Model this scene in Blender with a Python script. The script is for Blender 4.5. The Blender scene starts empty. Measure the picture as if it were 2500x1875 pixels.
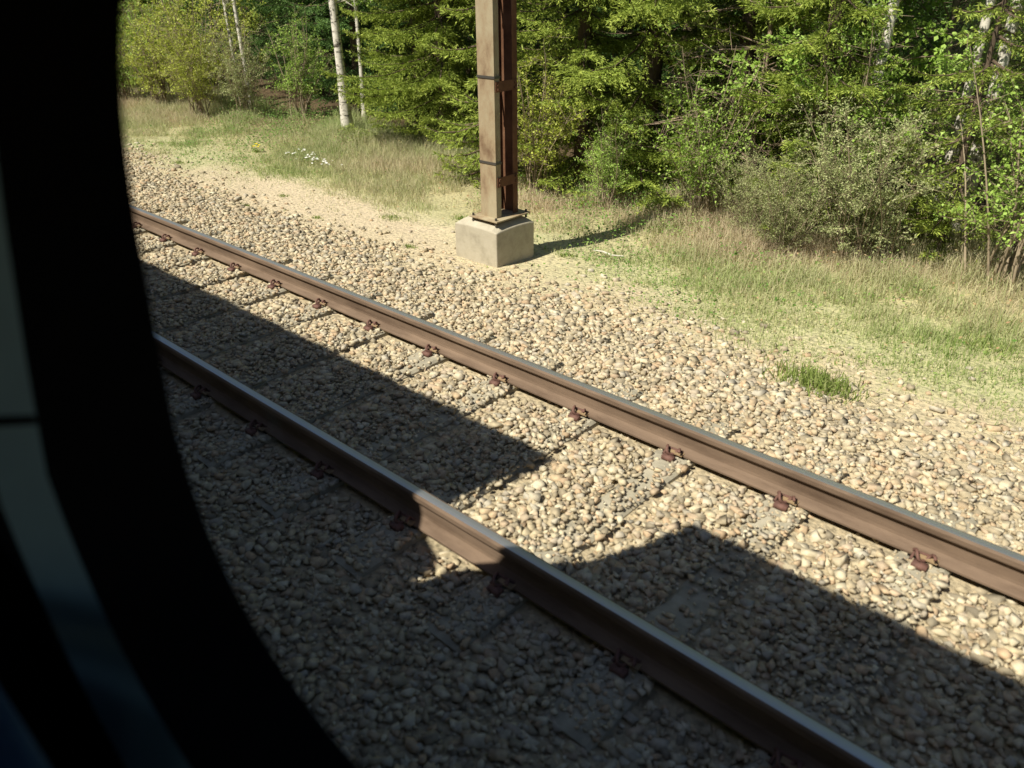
import bpy, math, random
import numpy as np
from mathutils import Vector, Matrix
D = bpy.data
scene = bpy.context.scene
COL = scene.collection
rad = math.radians
# ------------------------------------------------------------------ camera
CAM_H = 2.431
cd = D.cameras.new('camera'); cam = D.objects.new('camera', cd); COL.objects.link(cam)
Rv = Vector((0.7381, 0.6746, -0.0104)); Uv = Vector((-0.3126, 0.3556, 0.8808)); Fv = Vector((-0.5979, 0.6469, -0.4733))
Rv.normalize(); Fv.normalize(); Uv = Rv.cross(Fv)
M = Matrix((Rv, Uv, -Fv)).transposed().to_4x4(); M.translation = (0, 0, CAM_H)
cam.matrix_world = M
cd.sensor_width = 36; cd.lens = 1899.5 / 2500 * 36
cd.clip_start = 0.02; cd.clip_end = 2000
cd.dof.use_dof = True; cd.dof.focus_distance = 8.0; cd.dof.aperture_fstop = 1.8
scene.camera = cam
# ------------------------------------------------------------------ light
SUN_TRAVEL = Vector((0.22, 1.0, -1.372))
w = D.worlds.new('World'); scene.world = w; w.use_nodes = True
nt = w.node_tree; nt.nodes.clear()
sky = nt.nodes.new('ShaderNodeTexSky'); sky.sky_type = 'NISHITA'; sky.sun_disc = False
sky.sun_elevation = math.atan2(1.372, math.hypot(0.22, 1)); sky.sun_rotation = math.atan2(-0.22, -1.0) % (2 * math.pi)
bg = nt.nodes.new('ShaderNodeBackground'); bg.inputs[1].default_value = 0.05
wo = nt.nodes.new('ShaderNodeOutputWorld')
nt.links.new(sky.outputs[0], bg.inputs[0]); nt.links.new(bg.outputs[0], wo.inputs[0])
sl = D.lights.new('sun', 'SUN'); sl.energy = 5.0; sl.angle = rad(0.53); sl.color = (1.0, 0.92, 0.77)
so = D.objects.new('sun', sl); COL.objects.link(so)
so.rotation_euler = SUN_TRAVEL.to_track_quat('-Z', 'Y').to_euler(); so.location = (0, -20, 30)
scene.view_settings.view_transform = 'Standard'; scene.view_settings.look = 'None'
scene.view_settings.exposure = 0.58; scene.view_settings.gamma = 1.0
scene.cycles.max_bounces = 8; scene.cycles.transparent_max_bounces = 12
scene.cycles.sample_clamp_indirect = 6
scene.cycles.caustics_reflective = False; scene.cycles.caustics_refractive = False

# ------------------------------------------------------------------ helpers
rng = np.random.default_rng(11)
random.seed(5)

def tag(o, label=None, cat=None, group=None, kind=None):
    if label: o['label'] = label
    if cat: o['category'] = cat
    if group: o['group'] = group
    if kind: o['kind'] = kind
    return o

def empty(name, loc=(0, 0, 0), rz=0.0):
    o = D.objects.new(name, None); COL.objects.link(o); o.location = loc; o.rotation_euler = (0, 0, rz)
    o.empty_display_size = 0.2
    return o

def link(name, me, mat=None, parent=None):
    o = D.objects.new(name, me); COL.objects.link(o)
    if mat is not None and not me.materials: me.materials.append(mat)
    if parent: o.parent = parent
    return o

def copy_tree(o, parent=None):
    c = o.copy(); COL.objects.link(c)
    if parent: c.parent = parent
    for ch in list(o.children): copy_tree(ch, c)
    return c

def np_mesh(name, V, F, tint=None, smooth=False):
    V = np.ascontiguousarray(V, dtype=np.float32); F = np.ascontiguousarray(F, dtype=np.int32)
    me = D.meshes.new(name); n, k = F.shape
    me.vertices.add(len(V)); me.vertices.foreach_set('co', V.ravel())
    me.loops.add(n * k); me.loops.foreach_set('vertex_index', F.ravel())
    me.polygons.add(n); me.polygons.foreach_set('loop_start', np.arange(0, n * k, k, dtype=np.int32))
    me.polygons.foreach_set('loop_total', np.full(n, k, dtype=np.int32))
    if smooth: me.polygons.foreach_set('use_smooth', np.ones(n, dtype=bool))
    if tint is not None:
        a = me.attributes.new('tint', 'FLOAT', 'POINT'); a.data.foreach_set('value', np.asarray(tint, dtype=np.float32))
    me.update(calc_edges=True)
    return me

class MB:
    """collects shapes into one mesh"""
    def __init__(s): s.v = []; s.f = []
    def add(s, vs, fs):
        n = len(s.v); s.v += [tuple(v) for v in vs]; s.f += [tuple(i + n for i in f) for f in fs]; return s
    def box(s, x0, x1, y0, y1, z0, z1):
        return s.add([(x0, y0, z0), (x1, y0, z0), (x1, y1, z0), (x0, y1, z0), (x0, y0, z1), (x1, y0, z1), (x1, y1, z1), (x0, y1, z1)],
                     [(0, 3, 2, 1), (4, 5, 6, 7), (0, 1, 5, 4), (1, 2, 6, 5), (2, 3, 7, 6), (3, 0, 4, 7)])
    def extrude_x(s, prof, x0, x1, caps=True):
        n = len(prof)
        vs = [(x0, y, z) for y, z in prof] + [(x1, y, z) for y, z in prof]
        fs = [(i, (i + 1) % n, n + (i + 1) % n, n + i) for i in range(n)]
        if caps: fs += [tuple(range(n))[::-1], tuple(range(n, 2 * n))]
        return s.add(vs, fs)
    def extrude_y(s, prof, y0, y1):
        n = len(prof)
        vs = [(x, y0, z) for x, z in prof] + [(x, y1, z) for x, z in prof]
        fs = [(i, (i + 1) % n, n + (i + 1) % n, n + i) for i in range(n)]
        fs += [tuple(range(n))[::-1], tuple(range(n, 2 * n))]
        return s.add(vs, fs)
    def tube(s, pts, rads, k=6, cap=True):
        pts = [Vector(p) for p in pts]; n0 = len(s.v); N = len(pts)
        up = Vector((0.13, 0.21, 0.97))
        for i, p in enumerate(pts):
            t = (pts[min(i + 1, N - 1)] - pts[max(i - 1, 0)])
            if t.length < 1e-9: t = Vector((0, 0, 1))
            t.normalize()
            a = t.cross(up if abs(t.dot(up)) < 0.95 else Vector((1, 0, 0))).normalized(); b = t.cross(a)
            for j in range(k):
                an = 2 * math.pi * j / k
                s.v.append(tuple(p + (a * math.cos(an) + b * math.sin(an)) * rads[i]))
        for i in range(N - 1):
            for j in range(k):
                q = (j + 1) % k
                s.f.append((n0 + i * k + j, n0 + i * k + q, n0 + (i + 1) * k + q, n0 + (i + 1) * k + j))
        if cap:
            s.f.append(tuple(n0 + (N - 1) * k + j for j in range(k)))
        return s
    def mesh(s, name, smooth=False):
        me = D.meshes.new(name); me.from_pydata(s.v, [], s.f); me.update()
        if smooth: me.polygons.foreach_set('use_smooth', [True] * len(me.polygons))
        return me
    def build(s, name, mat=None, parent=None, smooth=False, bevel=0.0):
        o = link(name, s.mesh(name, smooth), mat, parent)
        if bevel:
            m = o.modifiers.new('bevel', 'BEVEL'); m.width = bevel; m.segments = 2; m.limit_method = 'ANGLE'; m.angle_limit = rad(40)
        return o

# ------------------------------------------------------------------ materials
def new_mat(name):
    m = D.materials.new(name); m.use_nodes = True
    return m, m.node_tree.nodes, m.node_tree.links, m.node_tree.nodes['Principled BSDF']

def ramp(N, cols, pos=None, interp='LINEAR'):
    r = N.new('ShaderNodeValToRGB'); el = r.color_ramp.elements; r.color_ramp.interpolation = interp
    k = len(cols); pos = pos or [i / (k - 1) for i in range(k)]
    while len(el) < k: el.new(0.5)
    for e, c, p in zip(el, cols, pos): e.position = p; e.color = (*c, 1)
    return r

def noise_mat(name, cols, scale=8.0, rough=0.8, bump=0.0, bscale=None, metal=0.0, detail=6, stretch=None, spec=0.3, pos=None, bdist=0.01):
    m, N, L, P = new_mat(name)
    tc = N.new('ShaderNodeTexCoord'); mp = N.new('ShaderNodeMapping'); L.new(tc.outputs['Object'], mp.inputs[0])
    if stretch: mp.inputs['Scale'].default_value = stretch
    no = N.new('ShaderNodeTexNoise'); no.inputs['Scale'].default_value = scale; no.inputs['Detail'].default_value = detail
    no.inputs['Roughness'].default_value = 0.65
    L.new(mp.outputs[0], no.inputs['Vector'])
    r = ramp(N, cols, pos or [0.3 + 0.4 * i / (len(cols) - 1) for i in range(len(cols))])
    L.new(no.outputs['Fac'], r.inputs[0]); L.new(r.outputs[0], P.inputs['Base Color'])
    P.inputs['Roughness'].default_value = rough; P.inputs['Metallic'].default_value = metal
    P.inputs['Specular IOR Level'].default_value = spec
    if bump:
        n2 = N.new('ShaderNodeTexNoise'); n2.inputs['Scale'].default_value = bscale or scale * 4; n2.inputs['Detail'].default_value = 8
        L.new(mp.outputs[0], n2.inputs['Vector'])
        b = N.new('ShaderNodeBump'); b.inputs['Strength'].default_value = bump; b.inputs['Distance'].default_value = bdist
        L.new(n2.outputs['Fac'], b.inputs['Height']); L.new(b.outputs[0], P.inputs['Normal'])
    return m

def tint_mat(name, cols, rough=0.6, trans=0.0, spec=0.25, pos=None, nscale=0.0, ncol=None):
    m, N, L, P = new_mat(name)
    at = N.new('ShaderNodeAttribute'); at.attribute_name = 'tint'
    r = ramp(N, cols, pos); L.new(at.outputs['Fac'], r.inputs[0])
    col = r.outputs[0]
    if nscale:
        tc = N.new('ShaderNodeTexCoord'); no = N.new('ShaderNodeTexNoise'); no.inputs['Scale'].default_value = nscale
        no.inputs['Detail'].default_value = 5; L.new(tc.outputs['Object'], no.inputs['Vector'])
        r2 = ramp(N, ncol or [(0.7,) * 3, (1.2,) * 3], [0.35, 0.65]); L.new(no.outputs['Fac'], r2.inputs[0])
        mx = N.new('ShaderNodeMix'); mx.data_type = 'RGBA'; mx.blend_type = 'MULTIPLY'; mx.inputs['Factor'].default_value = 1
        L.new(col, mx.inputs['A']); L.new(r2.outputs[0], mx.inputs['B']); col = mx.outputs['Result']
    L.new(col, P.inputs['Base Color'])
    P.inputs['Roughness'].default_value = rough; P.inputs['Specular IOR Level'].default_value = spec
    if trans:
        tr = N.new('ShaderNodeBsdfTranslucent'); L.new(col, tr.inputs['Color'])
        mx = N.new('ShaderNodeMixShader'); mx.inputs[0].default_value = trans
        L.new(P.outputs[0], mx.inputs[1]); L.new(tr.outputs[0], mx.inputs[2])
        L.new(mx.outputs[0], N['Material Output'].inputs['Surface'])
    return m

def plain(name, col, rough=0.6, metal=0.0, spec=0.5):
    m, N, L, P = new_mat(name)
    P.inputs['Base Color'].default_value = (*col, 1); P.inputs['Roughness'].default_value = rough
    P.inputs['Metallic'].default_value = metal; P.inputs['Specular IOR Level'].default_value = spec
    return m

M_stone = tint_mat('ballast_stone', [(0.26, 0.23, 0.18), (0.43, 0.37, 0.27), (0.52, 0.45, 0.32), (0.51, 0.38, 0.26), (0.45, 0.42, 0.36), (0.56, 0.49, 0.36), (0.62, 0.57, 0.45)], 0.9, spec=0.1, nscale=26, ncol=[(0.72, 0.70, 0.67), (1.12, 1.10, 1.06)])
M_rust = noise_mat('rusted_rail_side', [(0.095, 0.062, 0.043), (0.165, 0.115, 0.083), (0.22, 0.155, 0.112)], 7, 0.85, 0.35, 60, stretch=(0.25, 1, 1), bdist=0.002)
M_head = noise_mat('polished_rail_head', [(0.5, 0.525, 0.587), (0.7, 0.7, 0.7)], 3, 0.42, 0.0, metal=0.9, stretch=(0.05, 14, 1))
M_conc = noise_mat('weathered_concrete', [(0.30, 0.27, 0.21), (0.42, 0.38, 0.30), (0.48, 0.44, 0.36)], 5, 0.9, 0.35, 70, bdist=0.006)
M_sleep = noise_mat('sleeper_concrete', [(0.22, 0.20, 0.16), (0.34, 0.31, 0.24), (0.43, 0.39, 0.31)], 9, 0.9, 0.3, 90, bdist=0.004)
M_clip = noise_mat('rusty_clip_steel', [(0.10, 0.055, 0.045), (0.20, 0.10, 0.08)], 30, 0.7, 0.2)
M_insul = plain('orange_insulator', (0.30, 0.21, 0.12), 0.7)
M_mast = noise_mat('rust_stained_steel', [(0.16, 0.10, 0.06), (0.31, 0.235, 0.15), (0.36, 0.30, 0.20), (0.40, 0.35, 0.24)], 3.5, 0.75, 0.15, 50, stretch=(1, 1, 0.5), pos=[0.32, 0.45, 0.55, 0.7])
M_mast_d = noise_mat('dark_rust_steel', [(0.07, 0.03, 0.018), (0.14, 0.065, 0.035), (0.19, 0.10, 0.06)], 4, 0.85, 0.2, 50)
M_bolt = plain('galvanised_bolt', (0.12, 0.11, 0.10), 0.5, 0.6)
M_black = plain('black_rubber', (0.004, 0.004, 0.0045), 0.9, spec=0.1)
M_trim = noise_mat('grey_window_trim', [(0.247, 0.377, 0.416), (0.273, 0.429, 0.468)], 20, 0.6, spec=0.3)
M_panel = noise_mat('dark_interior_panel', [(0.010, 0.011, 0.012), (0.014, 0.015, 0.016)], 20, 0.8, spec=0.1)
M_navy = noise_mat('navy_seat_fabric', [(0.02, 0.05, 0.10), (0.035, 0.075, 0.14)], 60, 0.95, 0.3, 300)
M_body = noise_mat('carriage_paint', [(0.05, 0.055, 0.06), (0.065, 0.07, 0.075)], 2, 0.35, spec=0.5)
M_under = noise_mat('underframe_grime', [(0.03, 0.028, 0.025), (0.06, 0.055, 0.05)], 8, 0.85)
M_bellow = plain('bellows_rubber', (0.03, 0.03, 0.032), 0.85)
M_bark_birch = noise_mat('birch_bark', [(0.06, 0.05, 0.04), (0.62, 0.58, 0.52), (0.74, 0.70, 0.64)], 5, 0.8, 0.3, 30, stretch=(1.4, 1.4, 3.6), pos=[0.36, 0.47, 0.7])
M_bark = noise_mat('spruce_bark', [(0.07, 0.05, 0.035), (0.14, 0.10, 0.07)], 12, 0.9, 0.6, 40, stretch=(2, 2, 0.6))
M_twig = noise_mat('shrub_stem', [(0.22, 0.17, 0.12), (0.38, 0.31, 0.22)], 9, 0.85)
M_dead = noise_mat('dead_twig', [(0.20, 0.14, 0.10), (0.40, 0.31, 0.23)], 9, 0.85)
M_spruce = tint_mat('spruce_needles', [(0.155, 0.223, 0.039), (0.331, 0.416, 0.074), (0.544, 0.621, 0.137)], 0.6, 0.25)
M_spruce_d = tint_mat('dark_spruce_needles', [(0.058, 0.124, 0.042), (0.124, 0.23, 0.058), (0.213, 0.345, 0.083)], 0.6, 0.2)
M_leaf = tint_mat('fresh_leaves', [(0.201, 0.324, 0.054), (0.34, 0.511, 0.093), (0.511, 0.68, 0.201)], 0.5, 0.35)
M_leaf_y = tint_mat('yellow_green_leaves', [(0.317, 0.383, 0.058), (0.483, 0.55, 0.091), (0.632, 0.681, 0.184)], 0.5, 0.35)
M_leaf_g = tint_mat('grey_green_leaves', [(0.268, 0.311, 0.127), (0.397, 0.453, 0.198), (0.595, 0.595, 0.34)], 0.65, 0.3)
M_grass = tint_mat('verge_grass', [(0.20, 0.31, 0.07), (0.34, 0.42, 0.16), (0.50, 0.52, 0.28), (0.60, 0.53, 0.36), (0.60, 0.48, 0.35)], 0.75, 0.35)
M_weed = tint_mat('green_weed', [(0.16, 0.23, 0.05), (0.25, 0.33, 0.08), (0.38, 0.42, 0.17)], 0.6, 0.3)
M_white = plain('white_petal', (0.8, 0.8, 0.76), 0.6)
M_yellow = plain('yellow_petal', (0.8, 0.62, 0.03), 0.6)
M_stick = noise_mat('bleached_wood', [(0.45, 0.42, 0.36), (0.6, 0.57, 0.5)], 20, 0.8)

def glass_mat():
    m, N, L, P = new_mat('window_glass'); N.remove(P)
    t = N.new('ShaderNodeBsdfTransparent'); t.inputs[0].default_value = (0.95, 0.97, 0.96, 1)
    g = N.new('ShaderNodeBsdfGlossy'); g.inputs['Roughness'].default_value = 0.0; g.inputs[0].default_value = (0.9, 0.95, 1, 1)
    fr = N.new('ShaderNodeFresnel'); fr.inputs['IOR'].default_value = 1.25
    mx = N.new('ShaderNodeMixShader'); L.new(fr.outputs[0], mx.inputs[0]); L.new(t.outputs[0], mx.inputs[1]); L.new(g.outputs[0], mx.inputs[2])
    L.new(mx.outputs[0], N['Material Output'].inputs['Surface'])
    return m
M_glass = glass_mat()

# ------------------------------------------------------------------ terrain
YC = 2.8695            # centre of the neighbouring track
YA, YB = YC - 0.7535, YC + 0.7535
OWN = -1.13            # centre of the train's own track
SP, PH = 0.7157, -9.1147

def lump(x, y):
    return (np.sin(x * 1.7 + 1.3 * np.sin(y * 0.9)) * np.sin(y * 1.9 + 0.7) * 0.5 + np.sin(x * 4.1 + y * 2.3) * np.sin(y * 5.3 - x) * 0.25 + np.sin(x * 0.37 + y * 0.21) * 0.6)

def ground_z(x, y):
    x = np.asarray(x, float); y = np.asarray(y, float)
    z = np.interp(y, [-60, -9, -5.5, -3.4, 4.45, 5.3, 6.2, 7.6, 9.0, 14, 30, 80, 400], [-1.6, -0.8, -0.6, -0.228, -0.228, -0.40, -0.46, -0.50, -0.47, -0.30, 0.1, 1.0, 3.0])
    a = np.interp(y, [-5, -3.4, 4.4, 5.2, 7, 10, 20], [0.05, 0.0, 0.0, 0.012, 0.035, 0.10, 0.25])
    return z + a * lump(x, y)

def axis(parts):
    out = []
    for a, b, n in parts: out += list(np.linspace(a, b, n, endpoint=False))
    out.append(parts[-1][1]); return np.array(out)
gx = axis([(-600, -60, 16), (-60, -24, 40), (-24, 3, 230), (3, 30, 40), (30, 600, 16)])
gy = axis([(-400, -20, 12), (-20, -4, 24), (-4, 4.2, 24), (4.2, 11, 100), (11, 30, 60), (30, 700, 26)])
GX, GY = np.meshgrid(gx, gy, indexing='ij')
GZ = ground_z(GX, GY)
V = np.stack([GX, GY, GZ], -1).reshape(-1, 3)
ii, jj = np.meshgrid(np.arange(len(gx) - 1), np.arange(len(gy) - 1), indexing='ij')
b0 = (ii * len(gy) + jj).ravel()
Fq = np.stack([b0, b0 + len(gy), b0 + len(gy) + 1, b0 + 1], -1)

def ground_mat():
    m, N, L, P = new_mat('gravel_and_soil')
    tc = N.new('ShaderNodeTexCoord'); sx = N.new('ShaderNodeSeparateXYZ'); L.new(tc.outputs['Object'], sx.inputs[0])
    nb = N.new('ShaderNodeTexNoise'); nb.inputs['Scale'].default_value = 1.3; nb.inputs['Detail'].default_value = 6; L.new(tc.outputs['Object'], nb.inputs['Vector'])
    ns = N.new('ShaderNodeTexNoise'); ns.inputs['Scale'].default_value = 26; ns.inputs['Detail'].default_value = 8; L.new(tc.outputs['Object'], ns.inputs['Vector'])
    def mul(a, k, add=0.0):
        n = N.new('ShaderNodeMath'); n.operation = 'MULTIPLY_ADD'; L.new(a, n.inputs[0]); n.inputs[1].default_value = k; n.inputs[2].default_value = add; return n.outputs[0]
    def addn(a, b):
        n = N.new('ShaderNodeMath'); n.operation = 'ADD'; L.new(a, n.inputs[0]); L.new(b, n.inputs[1]); return n.outputs[0]
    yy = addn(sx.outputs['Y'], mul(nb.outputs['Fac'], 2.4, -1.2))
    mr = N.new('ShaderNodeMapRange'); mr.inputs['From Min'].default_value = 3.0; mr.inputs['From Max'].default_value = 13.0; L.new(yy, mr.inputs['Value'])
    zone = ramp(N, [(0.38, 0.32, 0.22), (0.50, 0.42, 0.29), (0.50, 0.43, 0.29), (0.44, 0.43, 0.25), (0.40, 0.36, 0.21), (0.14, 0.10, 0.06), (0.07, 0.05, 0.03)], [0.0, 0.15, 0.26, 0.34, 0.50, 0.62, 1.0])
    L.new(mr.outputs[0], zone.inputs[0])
    at = N.new('ShaderNodeAttribute'); at.attribute_name = 'tint'
    mz = N.new('ShaderNodeMix'); mz.data_type = 'RGBA'; L.new(at.outputs['Fac'], mz.inputs['Factor']); L.new(zone.outputs[0], mz.inputs['A']); mz.inputs['B'].default_value = (0.56, 0.47, 0.34, 1)
    r2 = ramp(N, [(0.55, 0.55, 0.55), (1.0, 1.0, 1.0), (1.25, 1.2, 1.15)], [0.3, 0.5, 0.72]); L.new(ns.outputs['Fac'], r2.inputs[0])
    mx = N.new('ShaderNodeMix'); mx.data_type = 'RGBA'; mx.blend_type = 'MULTIPLY'; mx.inputs['Factor'].default_value = 1
    L.new(mz.outputs['Result'], mx.inputs['A']); L.new(r2.outputs[0], mx.inputs['B']); L.new(mx.outputs['Result'], P.inputs['Base Color'])
    P.inputs['Roughness'].default_value = 0.95; P.inputs['Specular IOR Level'].default_value = 0.15
    b = N.new('ShaderNodeBump'); b.inputs['Strength'].default_value = 0.8; b.inputs['Distance'].default_value = 0.03
    L.new(ns.outputs['Fac'], b.inputs['Height']); L.new(b.outputs[0], P.inputs['Normal'])
    return m
def sandy(x, y):
    d = np.sqrt(((x + 8.6) / 4.0) ** 2 + ((y - 6.05) / 0.85) ** 2)
    return np.clip(1.6 - 1.3 * d + 0.35 * lump(x * 2.1, y * 2.9), 0, 1)
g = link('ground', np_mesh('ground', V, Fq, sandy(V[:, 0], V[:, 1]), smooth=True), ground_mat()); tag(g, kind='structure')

# ------------------------------------------------------------------ stones (uncountable)
phi = (1 + 5 ** 0.5) / 2
ICO = np.array([(-1, phi, 0), (1, phi, 0), (-1, -phi, 0), (1, -phi, 0), (0, -1, phi), (0, 1, phi), (0, -1, -phi), (0, 1, -phi), (phi, 0, -1), (phi, 0, 1), (-phi, 0, -1), (-phi, 0, 1)]) / 1.902
ICF = np.array([(0, 11, 5), (0, 5, 1), (0, 1, 7), (0, 7, 10), (0, 10, 11), (1, 5, 9), (5, 11, 4), (11, 10, 2), (10, 7, 6), (7, 1, 8), (3, 9, 4), (3, 4, 2), (3, 2, 6), (3, 6, 8), (3, 8, 9), (4, 9, 5), (2, 4, 11), (6, 2, 10), (8, 6, 7), (9, 8, 1)])

def stones(px, py, pz, size, flat=(0.45, 0.8)):
    n = len(px)
    nv = len(ICO)
    base = ICO[None] * (1 + rng.uniform(-0.30, 0.25, (n, nv, 1))) + rng.uniform(-0.24, 0.24, (n, nv, 3))
    sc = np.stack([rng.uniform(0.9, 1.45, n), rng.uniform(0.7, 1.0, n), rng.uniform(*flat, n)], -1) * size[:, None]
    v = base * sc[:, None, :]
    tx = rng.normal(0, 0.5, n); c, s = np.cos(tx)[:, None], np.sin(tx)[:, None]
    y, z = v[..., 1] * c - v[..., 2] * s, v[..., 1] * s + v[..., 2] * c
    v[..., 1], v[..., 2] = y, z
    a = rng.uniform(0, 6.283, n); c, s = np.cos(a)[:, None], np.sin(a)[:, None]
    x, y = v[..., 0] * c - v[..., 1] * s, v[..., 0] * s + v[..., 1] * c
    v[..., 0], v[..., 1] = x, y
    v += np.stack([px, py, pz], -1)[:, None, :]
    F = (ICF[None] + (np.arange(n) * nv)[:, None, None]).reshape(-1, 3)
    return v.reshape(-1, 3), F, np.repeat(rng.uniform(0, 1, n), nv)

BOX = np.array([(x_, y_, z_) for x_ in (-1, 1) for y_ in (-1, 1) for z_ in (-1, 1)]) * 0.72
BXF = np.array([(0, 1, 3), (0, 3, 2), (4, 6, 7), (4, 7, 5), (0, 4, 5), (0, 5, 1), (2, 3, 7), (2, 7, 6), (0, 2, 6), (0, 6, 4), (1, 5, 7), (1, 7, 3)])
def all_stones(px, py, pz, size):
    h = rng.uniform(0, 1, len(px)) < 0.6
    a = stones(px[~h], py[~h], pz[~h], size[~h])
    keep_ = (globals()['ICO'], globals()['ICF'])
    globals()['ICO'], globals()['ICF'] = BOX, BXF
    b = stones(px[h], py[h], pz[h], size[h]); globals()['ICO'], globals()['ICF'] = keep_
    return np.concatenate([a[0], b[0]]), np.concatenate([a[1], b[1] + len(a[0])]), np.concatenate([a[2], b[2]])

def jgrid(x0, x1, y0, y1, d):
    xs = np.arange(x0, x1, d); ys = np.arange(y0, y1, d)
    X, Y = np.meshgrid(xs, ys); X = X.ravel() + rng.uniform(-.6, .6, X.size) * d; Y = Y.ravel() + rng.uniform(-.6, .6, Y.size) * d
    return X, Y
X1, Y1 = jgrid(-17.5, 1.2, 0.85, 4.55, 0.0275)
k = (np.abs((X1 - PH) / SP - np.round((X1 - PH) / SP)) * SP < 0.125) & (np.abs(Y1 - YC) < 1.22) & (rng.uniform(0, 1, X1.size) < 0.22 + 0.3 * np.sin(X1 * 3.1 + Y1 * 2.2) - 0.3 * (np.abs(Y1 - YC) > 0.85))
k |= (np.minimum(np.abs(Y1 - YA), np.abs(Y1 - YB)) < 0.09) & (rng.uniform(0, 1, X1.size) < 0.6)
far = X1 < -11
k |= far & (rng.uniform(0, 1, X1.size) < 0.35)
X1, Y1 = X1[~k], Y1[~k]
nearr = np.minimum(np.abs(Y1 - YA), np.abs(Y1 - YB)) < 0.12
Z1 = -0.222 + rng.uniform(-0.018, 0.012, X1.size) - 0.018 * nearr + 0.008 * np.sin(X1 * 8.78 + 2) * (np.abs(Y1 - YC) < 1.3)
ons = (np.abs((X1 - PH) / SP - np.round((X1 - PH) / SP)) * SP < 0.13) & (np.abs(Y1 - YC) < 1.22)
S1 = rng.gamma(5.0, 0.0038, X1.size).clip(0.010, 0.036)
S1[ons] *= 0.75; Z1 = np.where(ons, -0.188 + S1 * 0.15, Z1)
X2, Y2 = jgrid(-24, 1.2, 4.5, 6.6, 0.034)
keep = rng.uniform(0, 1, X2.size) < np.interp(Y2, [4.5, 5.2, 5.6, 6.1, 6.6], [1, 0.85, 0.40, 0.08, 0.02]) * (0.75 + 0.25 * np.sin(X2 * 1.1 + Y2)) * (1 - 0.85 * sandy(X2, Y2))
keep &= ~((X2 > -6.25) & (X2 < -5.5) & (Y2 > 5.72) & (Y2 < 6.45))
X2, Y2 = X2[keep], Y2[keep]
S2 = rng.gamma(4.5, 0.0044, X2.size).clip(0.009, 0.042); Z2 = ground_z(X2, Y2) + S2 * 0.25
X3 = rng.uniform(-24, 4, 9000); Y3 = rng.uniform(-3.3, 0.7, 9000); S3 = rng.uniform(0.03, 0.045, 9000)
sv, sf, st = all_stones(np.concatenate([X1, X2, X3]), np.concatenate([Y1, Y2, Y3]), np.concatenate([Z1, Z2, ground_z(X3, Y3)]), np.concatenate([S1, S2, S3]))
bal = link('ballast', np_mesh('ballast', sv, sf, st), M_stone)
tag(bal, 'beige crushed stone ballast around the rails and down the shoulder', 'ballast', kind='stuff')

# ------------------------------------------------------------------ rails
def rail_profile():
    h = [(-0.075, -0.172), (0.075, -0.172), (0.075, -0.161), (0.030, -0.150), (0.011, -0.141), (0.00825, -0.125), (0.00825, -0.062),
         (0.012, -0.050), (0.034, -0.040), (0.036, -0.034)]
    r = h + [(0.036, -0.010), (0.031, -0.003), (0.024, -0.0005)]
    l = [(-y, z) for y, z in h[2:]][::-1]
    return r + [(-0.024, -0.0005), (-0.031, -0.003), (-0.036, -0.010)] + l
def make_rail(yc, label):
    o = MB().extrude_x([(y + yc, z) for y, z in rail_profile()], -60, 30).build('rail', M_rust)
    tag(o, label, 'rail', 'rails of the neighbouring track' if yc > 0 else 'rails under the train')
    head = [(-0.023, -0.004), (0.023, -0.004), (0.023, 0.0002), (0.014, 0.0011), (0, 0.0015), (-0.014, 0.0011), (-0.023, 0.0002)]
    MB().extrude_x([(y + yc, z) for y, z in head], -60, 30).build('rail_head', M_head, o)
    return o
make_rail(YA, 'nearer rail crossing the train shadow with a short sunlit stretch')
make_rail(YB, 'farther rail lying wholly in the sun beside the gravel shoulder')
make_rail(OWN - 0.7535, 'rail under the far side of the train')
make_rail(OWN + 0.7535, 'rail under the window side of the train')

# ------------------------------------------------------------------ sleepers with clips
ORD = 'first second third fourth fifth sixth seventh eighth ninth tenth eleventh twelfth thirteenth fourteenth fifteenth'.split()
def clip_mesh():
    m = MB()
    pts = []
    for t in np.linspace(0, 1, 22):     # e-shaped spring clip: loop seen end on
        a = t * 2 * math.pi * 1.35
        pts.append((-0.055 + 0.11 * t, 0.030 * math.cos(a) - 0.012, 0.020 * math.sin(a) + 0.028 + 0.008 * t))
    m.tube(pts, [0.0085] * len(pts), 6)
    m.tube([(-0.05, -0.03, 0.0), (-0.05, 0.022, 0.022), (0.05, 0.03, 0.022)], [0.009] * 3, 6)
    m.box(-0.035, 0.035, -0.075, -0.03, -0.012, 0.018)
    return m.mesh('rail_clip', True)
CL = clip_mesh(); INS = MB().box(-0.045, 0.045, -0.012, 0.026, 0.004, 0.012).mesh('insulator')
CL.materials.append(M_clip); INS.materials.append(M_insul)
def sleeper_mesh():
    m = MB(); secs = [(-1.25, 0.12, -0.205), (-1.18, 0.125, -0.188), (-0.55, 0.12, -0.186), (-0.35, 0.10, -0.205), (0.35, 0.10, -0.205), (0.55, 0.12, -0.186), (1.18, 0.125, -0.188), (1.25, 0.12, -0.205)]
    vs = []; fs = []
    for y, hw, zt in secs: vs += [(-hw - 0.02, y, -0.38), (-hw, y, zt - 0.015), (-hw + 0.02, y, zt), (hw - 0.02, y, zt), (hw, y, zt - 0.015), (hw + 0.02, y, -0.38)]
    for i in range(len(secs) - 1):
        for j in range(6):
            q = (j + 1) % 6; fs.append((i * 6 + j, i * 6 + q, i * 6 + 6 + q, i * 6 + 6 + j))
    fs += [tuple(range(6)), tuple(range(42, 48))[::-1]]
    return m.add(vs, fs).mesh('sleeper')
SM = sleeper_mesh(); SM.materials.append(M_sleep)
proto = D.objects.new('sleeper', SM); COL.objects.link(proto)
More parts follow.
